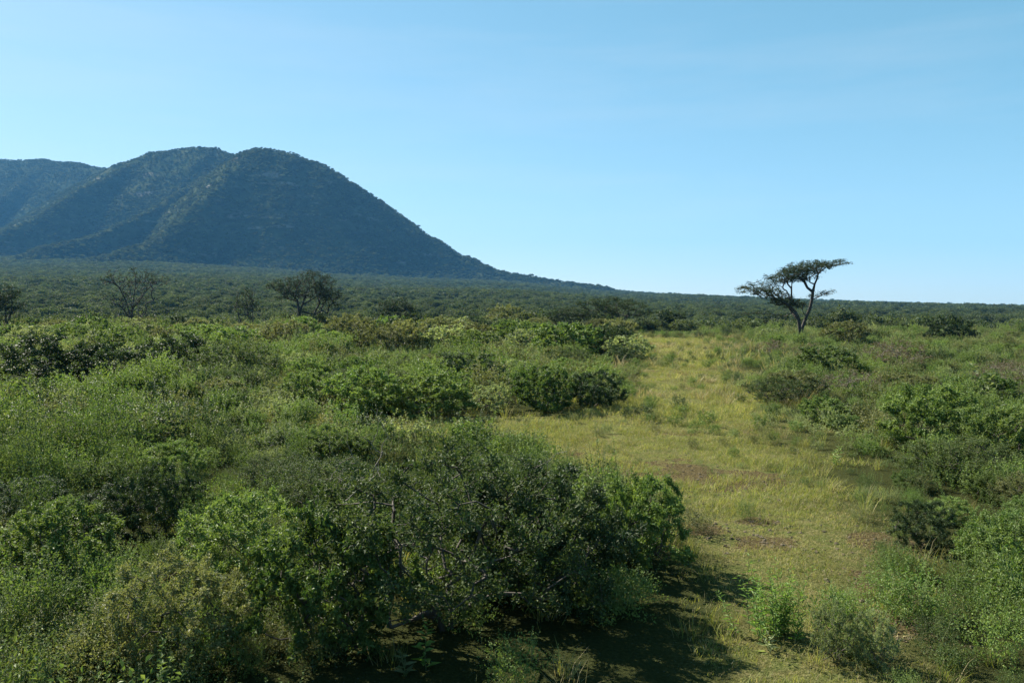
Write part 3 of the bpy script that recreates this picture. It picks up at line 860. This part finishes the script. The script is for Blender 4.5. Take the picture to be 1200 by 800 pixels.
attr = np.concatenate([
    layer(rng, 150, pt(946, 311), 30 * u, 8 * u, .10),
    layer(rng, 110, pt(925, 320), 26 * u, 9 * u, .22),
    layer(rng, 70, pt(974, 307), 20 * u, 4.5 * u, .10),
    blob_points(rng, 150, pt(933, 318), (28 * u, 20 * u, 7 * u), 0, .4, 2, False),
    blob_points(rng, 90, pt(915, 325), (20 * u, 16 * u, 7 * u), 0, .4, 3, False),
    blob_points(rng, 80, pt(952, 311), (24 * u, 18 * u, 7 * u), 0, .4, 4, False),
    layer(rng, 150, pt(888, 336), 25 * u, 8.5 * u, .02),
    layer(rng, 100, pt(908, 343), 24 * u, 9 * u, -.30),
    layer(rng, 60, pt(922, 353), 20 * u, 6 * u, -.1),
    blob_points(rng, 80, pt(912, 349), (22 * u, 16 * u, 8 * u), 0, .4, 5, False),
    blob_points(rng, 40, pt(931, 357), (14 * u, 12 * u, 6 * u), 0, .4, 6, False),
    layer(rng, 26, pt(960, 343), 13 * u, 4 * u, .05),
    blob_points(rng, 60, pt(940, 325), (16 * u, 12 * u, 6 * u), 0, .4, 7, False),
    layer(rng, 6, pt(977, 338), 9 * u, 4 * u, .1),
    layer(rng, 16, pt(882, 366), 16 * u, 3 * u, 0),
])
tree('umbrella_thorn', x, d, seeds, attr, 'flat topped umbrella thorn tree with forked trunk standing at the end of the track', 'acacia', 21000, .105, 51, r_tip=.0092, r_exp=.42, seg=.32, wob=.30, spread=.12, flat=.6, maxcount=1.5)

# the round headed thorn tree below the hill
rng = np.random.default_rng(9)
d = 98.0; x = (350 - CX) / F_PX * d; u = d / F_PX; y0 = HOR + (CAM_H - z_at(x, d)) / u
def pt(px, py, dy=0.0): return ((px - 350) * u, dy, (y0 - py) * u)
seeds = [[pt(350, y0 + 1), pt(350, 380), pt(351, 366), pt(355, 356), pt(358, 346), pt(361, 338)],
         [2, pt(348, 352, .3), pt(343, 344, .4), pt(334, 336, .4)], [3, pt(364, 352, -.3), pt(374, 346, -.3), pt(385, 342, -.2)]]
attr = np.concatenate([layer(rng, 230, pt(366, 327), 25 * u, 12 * u, 0), layer(rng, 130, pt(335, 334), 20 * u, 9 * u, -.1), layer(rng, 130, pt(383, 342), 19 * u, 9 * u, -.1), layer(rng, 110, pt(358, 342), 30 * u, 8 * u, 0), layer(rng, 16, pt(360, 364), 22 * u, 6 * u, 0), layer(rng, 36, pt(383, 352), 15 * u, 6 * u, -.1), layer(rng, 24, pt(338, 347), 13 * u, 5 * u, .1)])
tree('thorn_tree', x, d, seeds, attr, 'dark round headed thorn tree standing below the right half of the hill', 'acacia', 17000, .13, 52, r_tip=.012, r_exp=.42, seg=.35, wob=.30, spread=.2, maxcount=1.5)

# the almost bare tree
rng = np.random.default_rng(12)
d = 98.0; x = (155 - CX) / F_PX * d; u = d / F_PX; y0 = HOR + (CAM_H - z_at(x, d)) / u
def pt(px, py, dy=0.0): return ((px - 155) * u, dy, (y0 - py) * u)
seeds = [[pt(155, y0 + 1), pt(155, 375), pt(155, 362), pt(157, 350), pt(159, 338), pt(160, 328)],
         [1, pt(150, 364, .3), pt(145, 350, .5), pt(138, 336, .5), pt(130, 326, .4)], [2, pt(165, 352, -.3), pt(174, 340, -.4), pt(184, 330, -.4)], [1, pt(148, 366), pt(142, 356, -.4), pt(150, 340, -.6)]]
attr = np.concatenate([layer(rng, 230, pt(158, 324), 38 * u, 13 * u, 0), layer(rng, 120, pt(152, 346), 30 * u, 14 * u, 0), layer(rng, 90, pt(156, 366), 26 * u, 9 * u, 0)])
tree('bare_tree', x, d, seeds, attr, 'almost leafless grey tree with fanned branches below the left half of the hill', 'acacia', 5200, .11, 53, r_tip=.015, r_exp=.38, seg=.35, wob=.30, spread=.08)

# smaller trees along the edge of the rise
def small_tree(px, base, top, wpx, label, leaf, nleaf, seed, L=.13, bushy=.6, name='thorn_tree'):
    rng = np.random.default_rng(seed)
    x, d, w, H = at_px(px, base, top, wpx); H -= z_at(x, d)
    seeds = [[(0, 0, -.2), (0, 0, .2), (.05 * H, 0, .35 * H), (.03 * H, .1, .55 * H)], [1, (-.15 * H, .1, .4 * H), (-.25 * w, 0, .58 * H)], [1, (.15 * H, -.1, .4 * H), (.25 * w, 0, .6 * H)]]
    attr = np.concatenate([layer(rng, 120, (0, 0, .80 * H), w * .42, .18 * H), layer(rng, 60, (-.2 * w, 0, .62 * H), w * .3, .16 * H), layer(rng, 60, (.22 * w, 0, .60 * H), w * .3, .16 * H), layer(rng, int(60 * bushy), (0, 0, .35 * H), w * .4, .2 * H)])
    return tree(name, x, d, seeds, attr, label, leaf, nleaf, L, seed, r_tip=.011, r_exp=.42, seg=.3, wob=.28, spread=.16, maxcount=1.5)
small_tree(465, 388, 346, 46, 'small dark tree between the round headed tree and the pale olive bush', 'acacia', 9000, 61)
small_tree(288, 390, 333, 30, 'thin upright little tree left of the round headed thorn tree', 'acacia', 2200, 62, bushy=1.2)
small_tree(4, 392, 328, 44, 'dark tree cut off by the left edge of the photograph', 'acacia', 8000, 63)
small_tree(716, 391, 345, 96, 'broad dark spreading tree behind the far end of the track', 'acacia', 15000, 64)
small_tree(668, 390, 358, 60, 'low dark tree beside the broad spreading tree', 'acacia', 9000, 65)

# ------------------------------------------------------------------ single weeds
def weed(px, base, h, me_args, label, group=None, name='leafy_weed', cat='weed'):
    x, d = px_ground(px, base)
    o = link(name, herb_mesh(**me_args)); o.location = (x, d, z_at(x, d)); tag(o, label, cat, group)
    SHRUBS.append((x, d, .2))
    return o
weed(918, 752, .5, dict(seed=301, stalks=34, h=.56, spread=.15, leaf='lime', L=.075, ratio=.22, per=34, lean=.10), 'bright green upright leafy weed growing at the tip of the bush shadow')
weed(498, 792, .5, dict(seed=302, stalks=1, h=.56, spread=.01, leaf='lime', L=.10, ratio=.45, per=24, lean=.05), 'single sunlit weed stalk in front of the black hollow')
weed(476, 800, .3, dict(seed=303, stalks=2, h=.28, spread=.03, leaf='grey', L=.09, ratio=.30, per=14, lean=.1), 'short pale weed left of the sunlit weed stalk')
weed(1160, 486, 1.4, dict(seed=304, stalks=2, h=1.75, spread=.10, leaf='grey', L=.20, ratio=.5, per=22, lean=.05), 'tall pale leafed stalk standing above the bushes on the right')
weed(1172, 540, 1., dict(seed=305, stalks=5, h=1.1, spread=.18, leaf='grey', L=.14, ratio=.5, per=24, lean=.2), 'climbing weed with pale hanging leaves below the tall stalk')
weed(982, 545, .5, dict(seed=306, stalks=3, h=.42, spread=.05, leaf='bright', L=.09, ratio=.4, per=16, lean=.15), 'small weed standing alone on the right half of the track')
weed(905, 770, .2, dict(seed=307, stalks=3, h=.2, spread=.06, leaf='grey', L=.10, ratio=.25, per=9, lean=.3), 'small star shaped weed in the bush shadow beside the bright upright weed')

def dead_branch(px, base, h, lean, seed, label):
    rng = np.random.default_rng(seed)
    x, d = px_ground(px, base)
    att = np.c_[rng.normal(lean * h * .7, h * .22, 26), rng.normal(0, h * .16, 26), rng.uniform(.45, 1.05, 26) * h]
    nodes, par, count = grow([[(0, 0, -.05), (lean * h * .2, 0, h * .25)]], att, rng, .10, .35, .05, .3)
    ss = Soup(); stems_into(ss, nodes, par, count, .0022, .45, 0, 4)
    o = link('dead_branch', ss.mesh('dead_branch', [M['deadwood']], (0,))); o.location = (x, d, z_at(x, d)); tag(o, label, 'branch')
dead_branch(372, 640, 1.45, .5, 71, 'bare grey branch leaning out of the foreground thicket, longest of the dead branches')
dead_branch(330, 760, .95, .8, 72, 'low dead branch slanting over the weeds in the left foreground')
dead_branch(650, 690, 1.25, -.3, 73, 'dead twiggy branch standing in front of the dark dense bush by the track')
dead_branch(300, 425, 2.1, -.5, 74, 'dead branch sticking out of the far thicket below the round headed tree')
dead_branch(450, 740, .8, .3, 75, 'thin pale dead branch at the mouth of the black hollow')

# ------------------------------------------------------------------ ground cover (nobody could count it)
def sector(n, ylo, yhi, spread=.74, pad=4.5):
    y = np.sqrt(RNG.uniform(ylo ** 2, yhi ** 2, n))
    x = RNG.uniform(-1, 1, n) * (y * spread + pad)
    return x, y

def place(name, protos, x, y, s, label, cat, z=None, idx=None, tilt=.06, sz=None):
    n = len(x)
    z = ground_z(x, y) if z is None else z
    idx = RNG.integers(0, len(protos), n) if idx is None else idx
    rot = np.c_[RNG.normal(0, tilt, (n, 2)), RNG.uniform(0, 6.28, n)]
    sz = s if sz is None else sz
    return scatter(name, protos, np.c_[x, y, z], idx, rot, np.c_[s, s, sz], label, cat)

# leafy undergrowth
H_PROTO = [mound_mesh(200, 'bright', .040), mound_mesh(201, 'broad', .046, .55), herb_mesh(202, 18, .62, .24, 'bright', .038, .40, 34),
           mound_mesh(203, 'thorn', .034, .5, 1900), mound_mesh(204, 'broad', .036, .45, 1700, (.40, .40, .32), .30, 40), herb_mesh(205, 20, .50, .26, 'broad', .038, .5, 28, .35),
           mound_mesh(206, 'olive', .036, .45), mound_mesh(207, 'grey', .040, .5, 1100), mound_mesh(208, 'bright', .032, .5, 1900, (.38, .38, .34), .30, 50),
           mound_mesh(210, 'bright', .075, .5, 420), mound_mesh(211, 'broad', .075, .5, 420), mound_mesh(212, 'olive', .070, .5, 420), mound_mesh(213, 'grey', .070, .5, 380), mound_mesh(214, 'dark', .070, .5, 420), mound_mesh(215, 'bright', .065, .5, 480, (.38, .38, .34), .30, 50)]
X, Y, S = [], [], []
for (lo, hi, dens, sc) in ((3.8, 8, 7, .85), (8, 16, 6, .92), (16, 32, 4.0, .92), (32, 60, 2.6, 1.05), (60, 100, 1.3, 1.35)):
    area = (hi ** 2 - lo ** 2) * .74 + 9 * (hi - lo)
    x, y = sector(int(area * dens), lo, hi)
    tm = np.maximum(track_mask(x, y), glade_mask(x, y))
    keep = (RNG.uniform(0, 1, len(x)) > tm * 1.02) & (RNG.uniform(0, 1, len(x)) > gap_mask(x, y) * .75)
    hollow = np.exp(-(((x + .05) / 1.8) ** 2 + ((y - 5.4) / 1.7) ** 2) ** 2)
    keep &= RNG.uniform(0, 1, len(x)) > hollow * .86
    keep &= ~((np.hypot((x - 2.0) / .75, (y - 7.2) / .75) < 1) & (RNG.uniform(0, 1, len(x)) < .9))      # the shaded bare ground right of the big bush
    for (bx, by, br) in FRONT:
        if by > 8: keep &= ~((np.abs(x - bx) < br * 1.05) & (y < by) & (y > by - .11 * by) & (RNG.uniform(0, 1, len(x)) < .85))
    for (bx, by, br) in SHRUBS[-12:]: keep &= np.hypot(x - bx, y - by) > .45
    edge = 1 - .55 * smooth(-1.0, .1, x - np.interp(y, TRK_Y, TRK_L)) * (x < np.interp(y, TRK_Y, TRK_R)) - .45 * (1 - smooth(.1, 1.3, x - np.interp(y, TRK_Y, TRK_R))) * (x > np.interp(y, TRK_Y, TRK_R))
    x, y, hollow, edge = x[keep], y[keep], hollow[keep], edge[keep]
    X.append(x); Y.append(y); S.append(sc * RNG.uniform(.6, 1.25, len(x)) * (1 - .55 * hollow) * edge * np.where((x > np.interp(y, TRK_Y, TRK_R)), .72, 1.0))
X, Y, S = map(np.concatenate, (X, Y, S))
x, y = sector(9000, 4, 70); tm = np.maximum(track_mask(x, y), glade_mask(x, y))
keep = (tm > .25) & (RNG.uniform(0, 1, len(x)) < (smooth(.42, .75, vnoise(x, y, 1.9, 85)) + .5 * (tm < .9)) * np.interp(y, [5, 12, 30, 60], [1, .8, .5, .25])) 
for (bx, by, br) in SHRUBS: keep &= np.hypot(x - bx, y - by) > br
x, y = x[keep], y[keep]
X = np.r_[X, x]; Y = np.r_[Y, y]; S = np.r_[S, RNG.uniform(.12, .34, len(x)) * np.interp(y, [5, 30, 60], [1, 1.5, 2])]
kindn = vnoise(X, Y, 3.5, 81) * 1.3 - .15 + RNG.normal(0, .17, len(X))
idx = np.clip((kindn * 9).astype(int), 0, 8)
idx = np.where(Y > 14, 9 + np.clip((kindn * 6).astype(int), 0, 5), idx)
S = S * (.40 + 1.0 * vnoise(X, Y, 2.3, 83))
place('undergrowth', H_PROTO, X, Y, S, 'leafy green undergrowth covering the ground between the bushes', 'undergrowth', idx=idx, sz=S * RNG.uniform(.8, 1.4, len(S)))

# grass: short sward on the track, tufts everywhere
G_PROTO = [sward_mesh(400, 300, .5, .085, .26), sward_mesh(401, 260, .5, .06, .58), sward_mesh(402, 330, .5, .12, .16),
           tuft_mesh(410), tuft_mesh(411, 60, .38, .08, 'grass', .35), tuft_mesh(412, 45, .24, .10, 'grass', .6), tuft_mesh(413, 50, .55, .07, 'grass', .3, .007, .22), tuft_mesh(414, 40, .65, .06, 'straw', .7, .005, .25),
           tuft_mesh(415, 26, .34, .12, 'grass', .25, .016), tuft_mesh(416, 26, .40, .12, 'straw', .6, .015)]
X, Y, S, I = [], [], [], []
for (lo, hi, dens, sc) in ((3.5, 9, 15, .62), (9, 18, 9, .78), (18, 36, 4.2, 1.05), (36, 78, 1.8, 1.5)):
    area = (hi ** 2 - lo ** 2) * .74 + 9 * (hi - lo)
    x, y = sector(int(area * dens), lo, hi)
    tm = np.maximum(track_mask(x, y), glade_mask(x, y))
    keep = (RNG.uniform(0, 1, len(x)) < tm) & (RNG.uniform(0, 1, len(x)) > soil_mask(x, y) * .82)
    x, y = x[keep], y[keep]
    X.append(x); Y.append(y); S.append(sc * RNG.uniform(.7, 1.2, len(x)))
    I.append(np.clip((vnoise(x, y, 2.2, 91) * 3.2 - .1 + RNG.normal(0, .4, len(x))).astype(int), 0, 2))
    # tufts
    x, y = sector(int(area * dens * .85), lo, hi)
    tm = np.maximum(track_mask(x, y), glade_mask(x, y))
    edge = tm * (.15 + .85 * (vnoise(x, y, 1.7, 93) > .58)) * .7 + (1 - tm) * (.10 + .5 * gap_mask(x, y)) + .5 * smooth(.02, .3, tm) * (1 - smooth(.5, .95, tm))
    keep = (RNG.uniform(0, 1, len(x)) < edge) & (RNG.uniform(0, 1, len(x)) > soil_mask(x, y))
    x, y, tm = x[keep], y[keep], tm[keep]
    X.append(x); Y.append(y); S.append(sc * RNG.uniform(.6, 1.15, len(x)) * np.where(tm > .5, .7, .95) * (.6 + .8 * vnoise(x, y, 2.9, 94)))
    near_pick = np.where(tm > .5, RNG.choice([3, 4, 5], len(x), p=[.5, .2, .3]), RNG.choice([3, 4, 6, 7], len(x), p=[.25, .25, .4, .1]))
    I.append(np.where(y > 22, np.where(vnoise(x, y, 6.0, 99) > .52, 9, 8), near_pick))
X, Y, S, I = map(np.concatenate, (X, Y, S, I))
place('grass', G_PROTO, X, Y, S, 'short green and straw coloured grass covering the track and its edges', 'grass', idx=I)

# crumbled soil in the bare patches
def clod_mesh(seed):
    rng = np.random.default_rng(seed)
    bm = bmesh.new(); bmesh.ops.create_icosphere(bm, subdivisions=2, radius=.5)
    for v in bm.verts:
        v.co *= 1 + rng.normal(0, .16); v.co.z *= .55
    me = bpy.data.meshes.new('clod'); bm.to_mesh(me); bm.free(); me.materials.append(M['soil'])
    return me
M['soil'] = bark_mat('dry_soil', (.045, .034, .018), (.170, .135, .080), .95)
X, Y = [], []
for (c, rx, ry) in RUTS:
    n = int(260 * rx * ry) + 70
    X.append(c[0] + RNG.normal(0, rx * .8, n)); Y.append(c[1] + RNG.normal(0, ry * .8, n))
X, Y = map(np.concatenate, (X, Y))
S = .012 + .045 * RNG.uniform(0, 1, len(X)) ** 3.5
place('dirt', [clod_mesh(600 + k) for k in range(4)], X, Y, S, 'crumbled dark soil clods in the bare patches of the track', 'dirt', tilt=.4)

# scrub over the plain
C_PROTO = [clump_mesh(500 + k, 900, 'scrub', .11) for k in range(6)] + [clump_mesh(510 + k, 220, 'scrub', .20, (.5, .5, .30), .40) for k in range(5)]
X, Y, S = [], [], []
for (lo, hi, n, s0, s1) in ((92, 200, 3600, 1.6, 3.8), (200, 450, 11000, 2.0, 4.6), (450, 900, 32000, 2.4, 5.0), (900, 1750, 42000, 3.0, 6.0)):
    x, y = sector(n, lo, hi, .74, 0)
    keep = RNG.uniform(0, 1, n) < .35 + .9 * vnoise(x, y, 40 if lo < 400 else 90, 95)
    X.append(x[keep]); Y.append(y[keep]); S.append((s0 + (s1 - s0) * RNG.uniform(0, 1, n) ** 1.8)[keep])
X, Y, S = map(np.concatenate, (X, Y, S))
x, y = sector(420, 1280, 1600, .74, 0); X = np.r_[X, x]; Y = np.r_[Y, y]; S = np.r_[S, RNG.uniform(5.5, 9.5, len(x))]
hz = hill_z(X, Y); gz = ground_z(X, Y)
Z = np.maximum(gz, np.where((Y > 1060) & (X < 330), hz, gz))
place('scrub', C_PROTO, X, Y, S, 'dark scrub covering the far plain below the hill', 'scrub', z=Z, sz=S * RNG.uniform(.7, 1.1, len(S)), idx=np.where(Y < 420, RNG.integers(0, 6, len(S)), RNG.integers(6, 11, len(S))))

# trees and bushes on the hill
CH_PROTO = [clump_mesh(520 + k, 90, 'hillscrub', .34) for k in range(5)]
n = 210000
x = RNG.uniform(-2300, 330, n); y = RNG.uniform(1080, 2500, n)
hz, gz = hill_z(x, y), ground_z(x, y)
keep = (hz - gz > 2) & (x > -.75 * y) & (RNG.uniform(0, 1, n) < .45 + .7 * vnoise(x, y, 60, 97))
keep &= RNG.uniform(0, 1, n) > .55 * smooth(.52, .66, vnoise(x, y * .5 + hz * 1.2, 42, 98)) * smooth(20, 60, hz - gz)     # thinner over bare bands of rock
x, y, z = x[keep], y[keep], hz[keep]
s = 2.6 + 3.6 * RNG.uniform(0, 1, len(x)) ** 2.5
place('hillside_scrub', CH_PROTO, x, y, s, 'scrub and small trees covering the slopes of the hill', 'scrub', z=z, sz=s * RNG.uniform(.7, 1.1, len(s)))
print('points', len(x))
